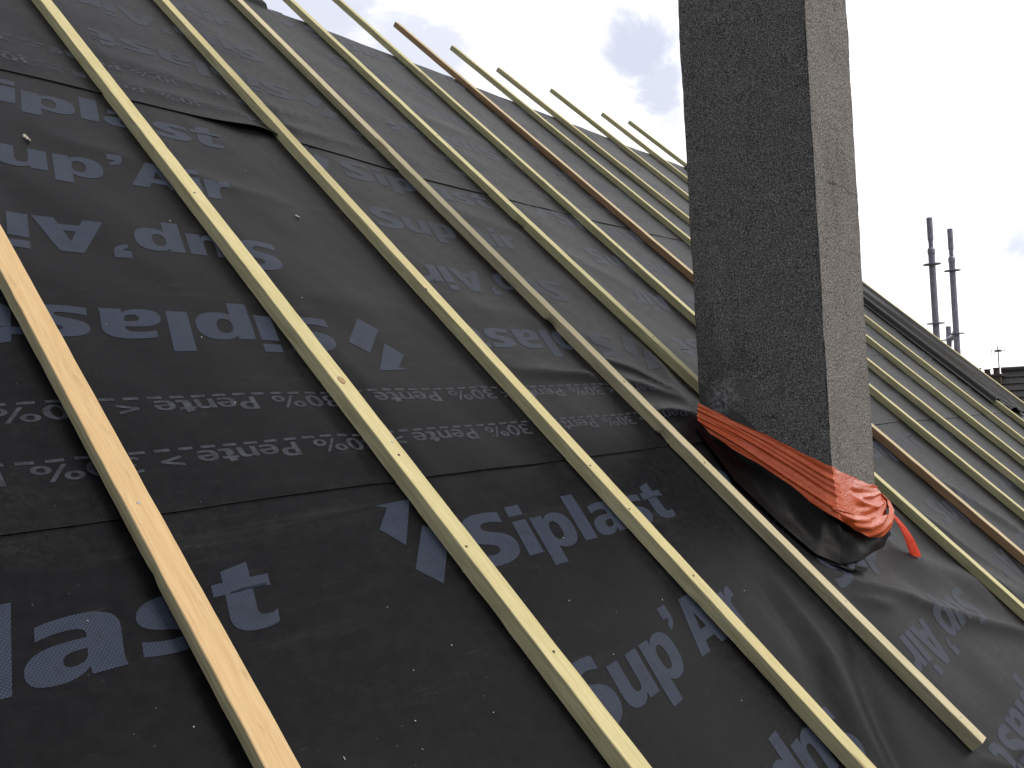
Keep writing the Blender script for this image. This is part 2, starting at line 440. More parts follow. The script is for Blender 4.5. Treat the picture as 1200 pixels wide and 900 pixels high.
def lip(k, s, t):
    if k == 0: return 0*s
    dt = t-seam_t(k, s)
    l = .0004*(1+.8*np.sin(5.1*s+k)+.4*np.sin(13*s))*np.clip(1-dt/.035, 0, 1)
    if k == 2: l = l + .016*np.exp(-((s-1.60)/.13)**2)*np.clip(1-dt/.09, 0, 1)**1.5
    if k == 1: l = l + .004*np.exp(-((s-2.48)/.13)**2)*np.clip(1-dt/.10, 0, 1)
    return l
def height(k, s, t):
    h = relief(k, s, t)+np.maximum(lip(k, s, t), 0)
    if k:
        low = height(k-1, s, t)+.0022
        h = np.where(t < T_TOP[k-1]+.02, np.maximum(h, low), h)
    return h
T_TOP = {0: .90, 1: 2.34, 2: 3.702}
S_AX = np.concatenate([np.arange(-1.3, .2, .04), np.arange(.2, 4.0, .0125), np.arange(4.0, 7.66, .03), [7.66]])
MEM_LABEL = [
    'lowest black membrane sheet, running below the lower lap line and the chimney foot',
    'middle black membrane sheet between the two lap lines, directly left of the chimney',
    'uppermost black membrane sheet, running from the upper lap line to the ridge']

# ------------------------------------------------------------------ lettering
def quad(contour, n=7):
    """contour points (x, y) on curve, (x, y, 1) quadratic control"""
    pts = []; N = len(contour); full = []
    for i in range(N):
        a, b = contour[i], contour[(i+1) % N]
        full.append(a)
        if len(a) == 3 and len(b) == 3: full.append(((a[0]+b[0])/2, (a[1]+b[1])/2))
    k0 = next(i for i, p in enumerate(full) if len(p) == 2)
    full = full[k0:]+full[:k0]; full.append(full[0])
    i = 0
    while i < len(full)-1:
        p = full[i]; q = full[i+1]
        pts.append(p[:2])
        if len(q) == 3:
            r = full[i+2]
            for j in range(1, n):
                u = j/n
                pts.append(((1-u)**2*p[0]+2*u*(1-u)*q[0]+u*u*r[0], (1-u)**2*p[1]+2*u*(1-u)*q[1]+u*u*r[1]))
            i += 2
        else: i += 1
    return pts
def ell(cx, cy, rx, ry, n=20): return [(cx+rx*math.cos(2*math.pi*i/n), cy+ry*math.sin(2*math.pi*i/n)) for i in range(n)]
GL = {  # heavy italic family; shapes: list of (outer, [holes]); advance
 'l': ([([(0,0),(25,0),(25,105),(0,105)], [])], 32),
 'i': ([([(0,0),(25,0),(25,72),(0,72)], []), ([(0,83),(25,83),(25,105),(0,105)], [])], 32),
 't': ([([(5,55),(-5,55),(-5,72),(5,72),(5,88),(30,96),(30,72),(47,72),(47,55),(30,55),(30,26),(30,16,1),(38,16),(43,16),(48,20),(47,2),(40,-2,1),(31,-2),(5,-2,1),(5,23)], [])], 54),
 'p': ([([(0,-30),(25,-30),(25,5),(31,-2,1),(42,-2),(70,-2,1),(70,36),(70,74,1),(42,74),(29,74,1),(22,62),(22,72),(0,72)], [[(25,36),(25,56,1),(35,56),(45,56,1),(45,36),(45,16,1),(35,16),(25,16,1)]])], 77),
 'u': ([([(0,72),(0,24),(0,-2,1),(25,-2),(38,-2,1),(45,10),(45,0),(68,0),(68,72),(43,72),(43,32),(43,17,1),(34,17),(25,17,1),(25,32),(25,72)], [])], 76),
 'a': ([([(66,0),(42,0),(41,9),(34,-2,1),(21,-2),(0,-2,1),(0,20),(0,44,1),(30,44),(40,44),(40,47),(40,57,1),(27,57),(17,57,1),(7,52),(7,69),(19,74,1),(34,74),(64,74,1),(64,46),(64,20),(64,9,1)], [[(40,31),(34,31),(24,31,1),(24,22),(24,14,1),(30,14),(40,14,1),(40,25)]])], 75),
 's': ([([(55,71),(55,54),(44,58,1),(35,58),(26,58,1),(26,53),(26,49,1),(37,45),(60,38,1),(60,20),(60,-2,1),(29,-2),(14,-2,1),(2,3),(2,21),(15,15,1),(26,15),(34,15,1),(34,20),(34,24,1),(24,28),(0,34,1),(0,51),(0,74,1),(31,74),(44,74,1)], [])], 67),
 'S': ([([(67,98),(67,76),(53,82,1),(42,82),(30,82,1),(30,73),(30,67,1),(45,61),(74,52,1),(74,28),(74,-2,1),(34,-2),(16,-2,1),(2,4),(2,28),(18,19,1),(31,19),(43,19,1),(43,28),(43,35,1),(29,40),(0,49,1),(0,72),(0,102,1),(38,102),(53,102,1)], [])], 82),
 "'": ([([(2,105),(25,105),(25,88),(25,68,1),(5,63),(5,74),(13,77,1),(13,84),(2,84)], [])], 33),
 'A': ([([(0,0),(26,0),(31,18),(57,18),(62,0),(89,0),(59,100),(30,100)], [[(36,37),(52,37),(44,68)]])], 93),
 'r': ([([(0,0),(25,0),(25,34),(25,53,1),(41,53),(47,52),(47,73),(44,74,1),(41,74),(29,74,1),(22,60),(22,72),(0,72)], [])], 50),
 'P': ([([(0,0),(18,0),(18,36),(34,36),(62,36,1),(62,68),(62,100,1),(34,100),(0,100)], [[(18,52),(30,52),(44,52,1),(44,68),(44,84,1),(30,84),(18,84)]])], 69),
 'e': ([([(62,30),(18,30),(20,13,1),(37,13),(48,13,1),(57,18),(57,4),(47,-2,1),(34,-2),(0,-2,1),(0,36),(0,74,1),(32,74),(62,74,1),(62,36)], [[(18,43),(45,43),(45,60,1),(32,60),(20,60,1)]])], 69),
 'n': ([([(0,0),(18,0),(18,40),(18,58,1),(31,58),(43,58,1),(43,42),(43,0),(61,0),(61,46),(61,74,1),(38,74),(24,74,1),(17,62),(17,72),(0,72)], [])], 70),
 '3': ([([(4,96),(4,80),(16,86,1),(28,86),(42,86,1),(42,73),(42,59,1),(24,59),(16,59),(16,45),(25,45),(45,45,1),(45,29),(45,13,1),(27,13),(14,13,1),(2,20),(2,4),(13,-2,1),(30,-2),(64,-2,1),(64,28),(64,47,1),(46,53),(61,59,1),(61,76),(61,102,1),(32,102),(16,102,1)], [])], 73),
 '0': ([(ell(33,50,33,52), [ell(33,50,14,37)])], 74),
 '%': ([(ell(24,74,24,27), [ell(24,74,10,14)]), (ell(92,25,24,27), [ell(92,25,10,14)]), ([(30,0),(42,0),(86,100),(74,100)], [])], 120),
 '<': ([([(0,44),(0,58),(60,86),(60,69),(20,51),(60,33),(60,16)], [])], 72),
 '>': ([([(60,44),(60,58),(0,86),(0,69),(40,51),(0,33),(0,16)], [])], 72),
}
def word_polys(text, slant=0.0, track=0.0):
    x = 0; out = []
    for ch in text:
        if ch == ' ': x += 38; continue
        shapes, adv = GL[ch]
        for o, hs in shapes:
            tr = lambda c: [(p[0]+x+slant*p[1], p[1]) for p in quad(c)]
            out.append((tr(o), [tr(h) for h in hs]))
        x += adv+track
    return out, x
def scale_polys(polys, u0, v0, ku, kv):
    f = lambda c: [(u0+ku*p[0], v0+kv*p[1]) for p in c]
    return [(f(o), [f(h) for h in hs]) for o, hs in polys]
def polys_mesh(polys, step):
    """flat triangulated mesh cut on a grid so that it can follow the folds"""
    bm = bmesh.new()
    for o, hs in polys:
        loops = [[Vector((p[0], p[1], 0)) for p in c] for c in [o]+hs]
        flat = [p for l in loops for p in l]
        vs = [bm.verts.new(p) for p in flat]
        for tri in tessellate_polygon(loops):
            if len(set(tri)) == 3:
                try: bm.faces.new([vs[i] for i in tri])
                except ValueError: pass
    xs = [v.co.x for v in bm.verts]; ys = [v.co.y for v in bm.verts]
    for ax, lo, hi in ((0, min(xs), max(xs)), (1, min(ys), max(ys))):
        q = math.ceil(lo/step)*step
        while q < hi:
            co = [0, 0, 0]; co[ax] = q; no = [0, 0, 0]; no[ax] = 1
            bmesh.ops.bisect_plane(bm, geom=bm.verts[:]+bm.edges[:]+bm.faces[:], dist=1e-6, plane_co=co, plane_no=no)
            q += step
    bm.verts.index_update()
    v = np.array([(w.co.x, w.co.y) for w in bm.verts]); f = [[w.index for w in fc.verts] for fc in bm.faces]
    bm.free()
    return v, f
PERIOD = 1.19
def logo_word():
    polys, w = word_polys('Siplast', .0)
    polys = scale_polys(polys, .150, 0, .755/w, .00118)
    polys = [([(p[0]+.29*p[1], p[1]) for p in o], [[(p[0]+.29*p[1], p[1]) for p in h] for h in hs]) for o, hs in polys]
    mark1 = [(.022,.180),(.114,.185),(.029,.085),(-.003,.128),(.046,.172)]
    mark2 = [(.099,.122),(.135,.083),(.051,-.006),(.013,.034)]
    return polys+[(mark1, []), (mark2, [])]
def air_word():
    polys, w = word_polys("Sup'Air", .0)
    polys = scale_polys(polys, .01, 0, .700/w, .00120)
    return [([(p[0]+.27*p[1], p[1]) for p in o], [[(p[0]+.27*p[1], p[1]) for p in h] for h in hs]) for o, hs in polys]
def slope_word(sign):
    polys, w = word_polys('Pente '+sign+' 30%', .0)
    polys = scale_polys(polys, 0, .0, .452/w, .00033)
    return polys
MESH = {'logo': polys_mesh(logo_word(), .0125), 'air': polys_mesh(air_word(), .0125),
        '<': polys_mesh(slope_word('<'), .02), '>': polys_mesh(slope_word('>'), .02)}
dash = polys_mesh([([(0,0),(.026,0),(.026,.0062),(0,.0062)], [])], .05)

class SheetSurf:
    def __init__(self, k):
        self.k = k
        nr = int((T_TOP[k]-float(np.min(seam_t(k, S_AX))))/.0125)+1
        te = seam_t(k, S_AX)
        v = np.linspace(0, 1, nr)
        self.s = np.tile(S_AX, (nr, 1)); self.t = te[None, :]+(T_TOP[k]-te)[None, :]*v[:, None]
        self.h = height(k, self.s, self.t); self.te = te; self.nr = nr
    def sample(self, s, t):
        i = np.clip(np.searchsorted(S_AX, s)-1, 0, len(S_AX)-2)
        fs = (s-S_AX[i])/(S_AX[i+1]-S_AX[i])
        te = np.interp(s, S_AX, self.te)
        q = np.clip((t-te)/(T_TOP[self.k]-te), 0, 1)*(self.nr-1)
        j = np.clip(np.floor(q).astype(int), 0, self.nr-2); ft = q-j
        H = self.h
        return (H[j, i]*(1-fs)*(1-ft)+H[j, i+1]*fs*(1-ft)+H[j+1, i]*(1-fs)*ft+H[j+1, i+1]*fs*ft)
    def build(self):
        s = np.vstack([self.s[:1], self.s[:1], self.s]); t = np.vstack([self.t[:1], self.t[:1], self.t[:1]+.0015, self.t[1:]]); h = np.vstack([self.h[:1]-.0010, self.h[:1], self.h])
        vv = P_np(s, t, h).reshape(-1, 3)
        return link_mesh('roofing_membrane', vv, grid_faces(self.nr+2, len(S_AX)), M['mem'], smooth=True,
                         uvs=np.stack([s.ravel(), t.ravel()], -1), loc=P(3.0, float(seam_t(self.k, np.array([3.0]))[0]), 0))
def print_row(sheet, root, meshes_at, mat, off=.0006, name='printed_lettering'):
    """meshes_at: list of (mesh, s0, t0, flip, tilt)"""
    SS, TT, F = [], [], []; n = 0
    for (v, f), s0, t0, flip, tilt in meshes_at:
        sg = -1 if flip else 1
        s = s0+sg*v[:, 0]; t = t0+sg*v[:, 1]+tilt*sg*v[:, 0]
        lo = seam_t(sheet.k, s)+.004
        if s.min() < -1.25 or s.max() > 7.6 or (t < lo).any(): continue
        # nothing is printed inside the chimney
        if s.max() > 2.50 and s.min() < 2.88 and t.max() > .29 and t.min() < .82: 
            keep = [q for q in f if not (2.485 < s[q].mean() < 2.895 and .285 < t[q].mean() < .83)]
        else: keep = f
        SS.append(s); TT.append(t); F += [[i+n for i in q] for q in keep]; n += len(s)
    if not SS: return None
    s = np.concatenate(SS); t = np.concatenate(TT)
    h = sheet.sample(s, t)+off
    return link_mesh(name, P_np(s, t, h), F, mat, root, smooth=True, uvs=np.stack([s, t], -1))
def reps(s0): return [s0+PERIOD*i for i in range(-3, 8)]
SHEETS = []
ROWS = {  # per sheet: rows (mesh, s0, t0, flip, tilt)
 0: [('logo', 1.02, .54, 0, 0), ('air', 1.125, .188, 0, .07), ('air', 1.838, .015, 1, .06), ('logo', 1.945, -.28, 1, 0)],
 1: [('logo', 1.425, 1.272, 1, 0), ('air', 1.312, 1.575, 1, 0), ('air', .587, 1.765, 0, 0), ('logo', .515, 2.060, 0, 0)],
 2: [('logo', 2.150, 2.705, 1, 0), ('air', 2.037, 3.008, 1, 0), ('air', 1.312, 3.198, 0, 0), ('logo', 1.245, 3.530, 0, 0)],
}
def tiltmesh(m): return MESH[m]
for k in range(3):
    sh = SheetSurf(k); root = sh.build(); tag(root, MEM_LABEL[k], 'roofing membrane')
    SHEETS.append((sh, root))
    for name, s0, t0, flip, tilt in ROWS[k]:
        for q in reps(s0): print_row(sh, root, [(MESH[name], q+(.022 if k == 0 and name == 'logo' and q < 0 else 0), t0+(.006 if k == 0 and name == 'logo' and q < 0 else 0), flip, (tilt if (k == 0 and .5 < q < 2.6) else 0))], M['prt'], name='printed_logo' if name == 'logo' else 'printed_word')
    # slope marks: dashed line with inverted words under it, twice
    if k:
        base = {1: 0.0, 2: 1.445}[k]; ph = {1: 0.0, 2: .31}[k]
        for tl, sg, s0 in ((1.022, '<', 1.432), (.897, '>', 1.432+.02)):
            for i in range(-6, 14): print_row(sh, root, [(MESH[sg], s0+ph+.4866*i, tl+base-.007, 1, 0)], M['sprt'], .0005, 'slope_mark')
            items = [(dash, x, tl+base-.002, 0, 0) for x in np.arange(-1.2, 7.6, .0405)]
            print_row(sh, root, items, M['sprt'], .0005, 'dashed_line')

# ------------------------------------------------------------------ battens
BLABEL = [
 'broad orange-tinted batten nearest the camera at the left edge of the roof',
 'pale batten with a round brown knot, second from the left edge',
 'straight pale batten with three dark nail heads, third from the left',
 'greyish batten with a notched edge, passing just left of the chimney foot',
 'greenish batten that stops against the back of the chimney',
 'greenish batten running past the right side of the chimney, nearest to it there',
 'red-brown batten among the pale ones, standing up past the ridge',
 'greenish batten next to the red-brown one on the side away from the camera',
 'pale batten second beyond the red-brown one',
 'thin-looking greenish batten third beyond the red-brown one',
 'pale batten fourth beyond the red-brown one, last of those fully bare',
 'far batten half covered by the loose draped membrane',
 'outermost batten along the gable edge against the sky']
NOTCH = {3: [(1.31, .022, .60), (.80, .020, .40)], 4: [(1.97, .03, .4)], 0: [(.66, .012, .10)], 2: [(.2, .15, .25)], 5: [(1.2, .2, .2)]}
def batten(i):
    a, t0, b, t1, mk = BAT[i]
    p0, p1 = P(a, t0, BT), P(b, t1, BT)
    ex = (p1-p0).normalized(); ez = Vector((0, -ST, CT)); ez = (ez-ex*ez.dot(ex)).normalized(); ey = ez.cross(ex)   # +y = -s side
    L = (p1-p0).length; org = p0-ez*BT
    n = int(L/.018)+1; vs = []
    w, hh, z0 = BW*(1.05 if i == 0 else 1+.04*math.sin(i*2.3)), BT, .0015
    r = .0013
    if i == 0: z0 = .008
    ph = i*3.1
    for k in range(n+1):
        x = L*k/n; t = t0+x
        nz = lambda q, sc: mnoise.noise(Vector((x*sc+ph, q*7.3, i*1.9)))
        bow = .0013*math.sin(x*1.1+ph)*min(1, x) if i > 3 else .0012*math.sin(x*1.3+ph)
        bite = 0
        for tc, hw, am in NOTCH.get(i, []):
            d = abs(t-tc)/hw
            if d < 1: bite = max(bite, am*(1-d*d)**.5*(.8+.4*nz(3, 60)))
        wane = max(0, nz(1, 1.1)-.15)*.007+max(0, nz(2, 9)-.35)*.005
        jl = nz(4, 26)*.0009; jr = nz(5, 21)*.0008; jt = nz(6, 14)*.0006
        # profile, y from 0 (ridge-right edge) to w (left side)
        prof = [(0+jr, z0), (0+jr, hh-r), (r+jr, hh+jt), (w-r+jl, hh+jt), (w+jl, hh-r), (w+jl-bite*.006, z0+(hh-z0)*.55+bite*.002), (w+jl-wane-bite*.020, z0+bite*.008+wane*.5), (w*.5, z0)]
        for (y, z) in prof:
            vs.append((x, y+bow, z))
    m = 8; fs = []
    for k in range(n):
        for j in range(m):
            q = (j+1) % m
            fs.append((k*m+j, (k+1)*m+j, (k+1)*m+q, k*m+q))
    fs.append(tuple(range(m))); fs.append(tuple(reversed(range(n*m, n*m+m))))
    me = bpy.data.meshes.new('roof_batten'); me.from_pydata(vs, [], fs); me.materials.append(M[mk]); me.update()
    o = bpy.data.objects.new('roof_batten', me); COL.objects.link(o)
    o.matrix_world = Matrix(((ex.x, ey.x, ez.x, org.x), (ex.y, ey.y, ez.y, org.y), (ex.z, ey.z, ez.z, org.z), (0, 0, 0, 1)))
    tag(o, BLABEL[i], 'batten', 'wooden battens nailed up the roof slope')
    return o
def nail(parent, x, y, z, r=.0026, bright=False):
    v, f = lathe((x, y, z-.001), [(r*.5, -.006), (r*.5, .0), (r, .0004), (r, .0014), (r*.7, .0019)], 10)
    link_raw('nail', v, f, M['nailb' if bright else 'nail'], parent)
def link_raw(name, v, f, mat, parent):
    me = bpy.data.meshes.new(name); me.from_pydata(v, [], f); me.materials.append(mat); me.update()
    o = bpy.data.objects.new(name, me); COL.objects.link(o); o.parent = parent
    return o
NAILS = {0: [(.771, .024, 1)], 1: [(.843, .014, 1), (.808, .022, 0), (.574, .030, 0), (.336, .017, 0), (1.716, .025, 0)],
         2: [(1.396, .038, 0), (.709, .030, 0), (.568, .033, 0), (.366, .022, 0)],
         3: [(.655, .024, 0), (.154, .012, 1), (-.193, .02, 1), (1.0, .02, 0)],
         4: [(1.233, .018, 0), (2.6, .02, 0)], 5: [(.2, .02, 0), (1.9, .02, 0)]}
for i in range(len(BAT)):
    o = batten(i)
    for t, y, br in NAILS.get(i, []):
        nail(o, t-BAT[i][1], y, BT+.0004, .0027, bool(br))
    if i == 1:   # the round knot
        kv = [(1.026-BAT[1][1]+.0115*math.cos(a)*(1+.08*math.sin(3*a)), .021+.0075*math.sin(a), BT+.0013) for a in [2*math.pi*j/20 for j in range(20)]]
        mk, nt, b = new_mat('knot'); g = G(nt); oc = g.obj()
        d = nt.nodes.new('ShaderNodeVectorMath'); d.operation = 'DISTANCE'; g.link(g.mapping(oc, (1, 1.5, 1)), d.inputs[0]); d.inputs[1].default_value = (1.026-BAT[1][1], .0315, BT)
        rr = g.math('ADD', d.outputs['Value'], g.math('MULTIPLY', g.noise(oc, 160, 3), .002))
        g.link(g.mix(g.smooth(g.noise(oc, 300, 3), .35, .65), g.ramp(g.math('MULTIPLY', rr, 70.0), [(0, (.26, .14, .06)), (.45, (.40, .27, .14)), (.75, (.28, .16, .08)), (1, (.42, .30, .16))]), (.30, .19, .09)), b.inputs['Base Color']); b.inputs['Roughness'].default_value = .7
        link_raw('knot', kv, [tuple(range(20))], mk, o)

# ------------------------------------------------------------------ chimney
CX0, CX1, CY0, CY1 = 2.49, 2.89, .846, 1.246
CZ0, CZ1 = -.75, 2.65
def chimney():
    root = empty('chimney', W(CX0, CY0, CZ0), 'tall square chimney stack in dark grey roughcast render, with orange tape round its foot', 'chimney')
    nz = 230; loops = []
    per = []
    N = 20
    for a, b in (((CX0, CY1), (CX0, CY0)), ((CX0, CY0), (CX1, CY0)), ((CX1, CY0), (CX1, CY1)), ((CX1, CY1), (CX0, CY1))):
        for q in (0, .008, .022, .05, *[i/N for i in range(2, N-1)], .95, .978, .992): per.append((a[0]+(b[0]-a[0])*q, a[1]+(b[1]-a[1])*q))
    cx, cy = (CX0+CX1)/2, (CY0+CY1)/2
    v = []
    for k in range(nz+1):
        z = CZ0+(CZ1-CZ0)*k/nz
        for (x, y) in per:
            q = Vector((x*30, y*30, z*30))
            d = mnoise.noise(q)*.0014+mnoise.noise(q*.28)*.0024+mnoise.noise(q*2.3)*.0009
            dx, dy = (x-cx), (y-cy); m = max(abs(dx), abs(dy)); corner = abs(dx) > .1995 and abs(dy) > .1995
            ux = (dx/abs(dx) if abs(dx) > .1999 else 0); uy = (dy/abs(dy) if abs(dy) > .1999 else 0)
            e = d
            if corner: e = -.0030-abs(mnoise.noise(q*1.1))*.006-max(0, mnoise.noise(q*.45)-.25)*.020
            v.append((x+ux*e, y+uy*e, z+ZO))
    n = len(per)
    f = [(k*n+j, k*n+(j+1) % n, (k+1)*n+(j+1) % n, (k+1)*n+j) for k in range(nz) for j in range(n)]
    f.append(tuple(range(nz*n, nz*n+n)))
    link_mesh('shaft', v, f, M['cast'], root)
    c = W(cx, cy, CZ1+.04)
    v, f = box(c, (.52, .52, .08)); crown = link_mesh('crown', v, f, M['wallm'], root)
    v, f = lathe(W(cx, cy, CZ1+.081), [(.10, 0), (.095, .25), (.11, .26), (.11, .30), (.08, .30)]); link_mesh('chimney_pot', v, f, M['pot'], crown)
    return root
chimney()

def loft_rows(top, bot, nu, nv, bulge):
    """top and bottom polylines (same length) -> grid"""
    def resample(pl):
        pl = np.array(pl); return pl
    T, B = resample(top), resample(bot)
    L = np.concatenate([[0], np.cumsum(np.linalg.norm((T[1:]+B[1:]-T[:-1]-B[:-1])/2, axis=1))]); L /= L[-1]
    u = np.linspace(0, 1, nu)
    Tu = np.stack([np.interp(u, L, T[:, i]) for i in range(3)], -1); Bu = np.stack([np.interp(u, L, B[:, i]) for i in range(3)], -1)
    v = np.linspace(0, 1, nv)
    G_ = Tu[None]*(1-v)[:, None, None]+Bu[None]*v[:, None, None]
    return u, v, G_
# adhesive tape round the foot
top = [(2.4835,1.247,-.033),(2.4835,1.237,-.038),(2.4835,1.101,-.105),(2.4835,.964,-.169),(2.4835,.862,-.222),(2.4865,.842,-.230),(2.51,.8400,-.238),(2.668,.8395,-.280),(2.800,.8395,-.312),(2.885,.8395,-.328),(2.8965,.845,-.330),(2.8975,.93,-.315)]
bot = [(2.464,1.247,-.106),(2.462,1.237,-.112),(2.458,1.09,-.198),(2.454,.952,-.292),(2.450,.850,-.358),(2.462,.820,-.378),(2.50,.805,-.402),(2.64,.800,-.433),(2.77,.800,-.436),(2.855,.808,-.412),(2.888,.824,-.385),(2.900,.93,-.34)]
u, v, Gd = loft_rows(top, bot, 240, 46, 0)
x = u[None, :]; y = v[:, None]
front = ss(u, .56, .64)[None, :]
pl = .0030*np.abs(np.sin(y*9.2+2.2*x*(1-front)+.9*np.sin(5*x)))**.8 + .0018*np.sin(y*27+6*x+2*np.sin(9*x))
pl += .0022*np.sin(y*44+3*np.sin(7*x+1))*np.exp(-((y-.35)/.25)**2)
fold = .010*np.exp(-((y-.62-.18*np.sin(2.5*x+.3))/.05)**2)*(1-front)
cr = .0018*np.sin(26*x+16*y)*np.sin(6*y+2)*front + .008*np.exp(-((y-.55-.6*(x-.8))/.06)**2)*front + .010*np.exp(-((y-.80+.9*(x-.8))/.07)**2)*front
dn = (pl+fold+cr)*(.35+.65*np.sin(np.pi*np.clip(y*.9+.1, 0, 1)))
nx = -(1-front)*np.ones_like(y); ny = -front*np.ones_like(y)
Gd = Gd.copy()
Gd[..., 0] += nx*dn; Gd[..., 1] += ny*dn
jag = .0012*np.sin(31*x)+.0010*np.sin(77*x+1)
Gd[..., 2] += (jag*np.exp(-(y/.06)**2)+.0015*np.sin(23*x+2)*np.exp(-((1-y)/.06)**2))
Gd[..., 2] += ZO
tape_root = empty('adhesive_tape', W(2.48, .84, -.4), 'crumpled orange adhesive tape wrapped round the foot of the chimney', 'tape')
link_mesh('wrapped_band', Gd.reshape(-1, 3), grid_faces(46, 240), M['tape'], tape_root, smooth=True)
# rolled lower loop of tape that hangs under the front
v2, f2 = [], []
pathA = [(2.452,.845,-.348),(2.49,.800,-.382),(2.60,.790,-.416),(2.71,.787,-.432),(2.80,.789,-.430),(2.858,.796,-.410),(2.886,.813,-.385),(2.890,.84,-.355)]
pa = np.array(pathA); La = np.concatenate([[0], np.cumsum(np.linalg.norm(np.diff(pa, axis=0), axis=1))]); La /= La[-1]
uu = np.linspace(0, 1, 90); C_ = np.stack([np.interp(uu, La, pa[:, i]) for i in range(3)], -1)
nn = 12
rows = []
for k in range(90):
    wv = .010+.020*math.sin(math.pi*min(1, uu[k]*1.0))**.8
    row = []
    for j in range(nn):
        q = j/(nn-1)-.5
        row.append((C_[k, 0]+.003*math.sin(40*uu[k]+8*q), C_[k, 1]-.012*math.cos(q*3.0)-.003*math.sin(21*uu[k]+14*q), C_[k, 2]-q*2*wv+ZO))
    rows.append(row)
link_mesh('wrapped_band', np.array(rows).reshape(-1, 3), grid_faces(90, nn), M['tape'], tape_root, smooth=True)
# tail
p_top = W(2.872, .800, -.410); p_bot = P(2.930, .150, .014)
nseg = 30; rows = []
for k in range(nseg+1):
    q = k/nseg
    c = p_top.lerp(p_bot, q)+Vector((0, -.006*math.sin(q*math.pi), .012*math.sin(q*math.pi)))
    wd = .006+.030*q**.9
    side = Vector((.80, -.58, .10)).normalized()
    nrm = Vector((-.1, -.6, .75)).normalized()
    rows.append([tuple(c+side*(a*wd)+nrm*(b*.010*(.4+q)+.0006*math.sin(9*q+a*3))) for a, b in ((-.5, -.2), (-.3, .35), (-.12, .0), (.02, .5), (.2, .1), (.38, .45), (.5, 0))])
o = link_mesh('loose_tail', np.array([r for rr in rows for r in rr]), grid_faces(nseg+1, 7), M['tail'], tape_root, smooth=True)
o['label'] = 'bright red-orange loose end of the tape hanging onto the roof'

# black flashing skirt at the foot of the chimney, left side and front
fl = empty('chimney_flashing', P(2.45, .3, 0), 'glossy black flashing skirt folded from the roof up under the orange tape', 'flashing')
def skirt(inner, outer, ctrl, name, seed, amp=1.0, mat='flash', nv=16, nu=90):
    I, O, K = (np.array([[*q] for q in a], float) for a in (inner, outer, ctrl))
    L = np.concatenate([[0], np.cumsum(np.linalg.norm(np.diff(O, axis=0), axis=1))]); L /= L[-1]
    u = np.linspace(0, 1, nu)
    f = lambda A: np.stack([np.interp(u, L, A[:, i]) for i in range(3)], -1)
    Iu, Ou, Ku = f(I), f(O), f(K)
    v = np.linspace(0, 1, nv)[:, None, None]
    S = Iu*(1-v)**2+2*Ku*v*(1-v)+Ou*v*v
    rs = np.random.default_rng(seed)
    vv = v[..., 0]; uu = u[None, :]
    bump = .007*np.sin(19*uu+5*vv+seed)*np.sin(np.pi*vv)+.005*np.sin(43*uu-9*vv)*np.sin(np.pi*vv)+.004*np.sin(11*vv+7*uu)*np.sin(np.pi*vv)
    S = S.copy(); S[..., 2] += amp*(bump+.005*vv*(1+np.sin(9*uu+seed)))
    S[..., 0] += amp*.006*np.sin(14*uu+seed)*vv; S[..., 1] += amp*.006*np.sin(17*uu+seed)*vv
    W3 = P_np(S[..., 0], S[..., 1], S[..., 2]).reshape(-1, 3)
    return link_mesh(name, W3, grid_faces(nv, nu), M[mat], fl, smooth=True, uvs=np.stack([S[..., 0].ravel(), S[..., 1].ravel()], -1))
def rf(x, y, z): return to_roof((x, y, z+ZO))
inn = [rf(2.476,1.247,-.098), rf(2.474,1.09,-.178), rf(2.479,.952,-.24), rf(2.470,.853,-.31), rf(2.49,.834,-.345), rf(2.67,.833,-.395), rf(2.80,.833,-.405), rf(2.90,.84,-.38)]
out = [(2.40,.80,.006), (2.325,.60,.008), (2.335,.43,.008), (2.350,.30,.011), (2.405,.245,.018), (2.56,.226,.018), (2.78,.226,.016), (2.93,.25,.010)]
ctl = [(2.46,.80,.004), (2.44,.61,.012), (2.43,.46,.02), (2.43,.33,.03), (2.45,.275,.045), (2.62,.262,.045), (2.79,.262,.045), (2.91,.27,.04)]
skirt(inn, out, ctl, 'skirt', 1, .40, 'flash', 16, 150)
# small torn corner of the skirt lying on the roof
v = []; n = 14
for j in range(n):
    for i in range(n):
        a, b = i/(n-1), j/(n-1)
        q = P(2.38+.10*a+.05*b, .262-.050*b-.02*a+.006*math.sin(7*a), .010+.010*b*b+.003*math.sin(5*a+3*b))
        v.append(tuple(q))
link_mesh('torn_corner', v, grid_faces(n, n), M['flash'], fl, smooth=True)

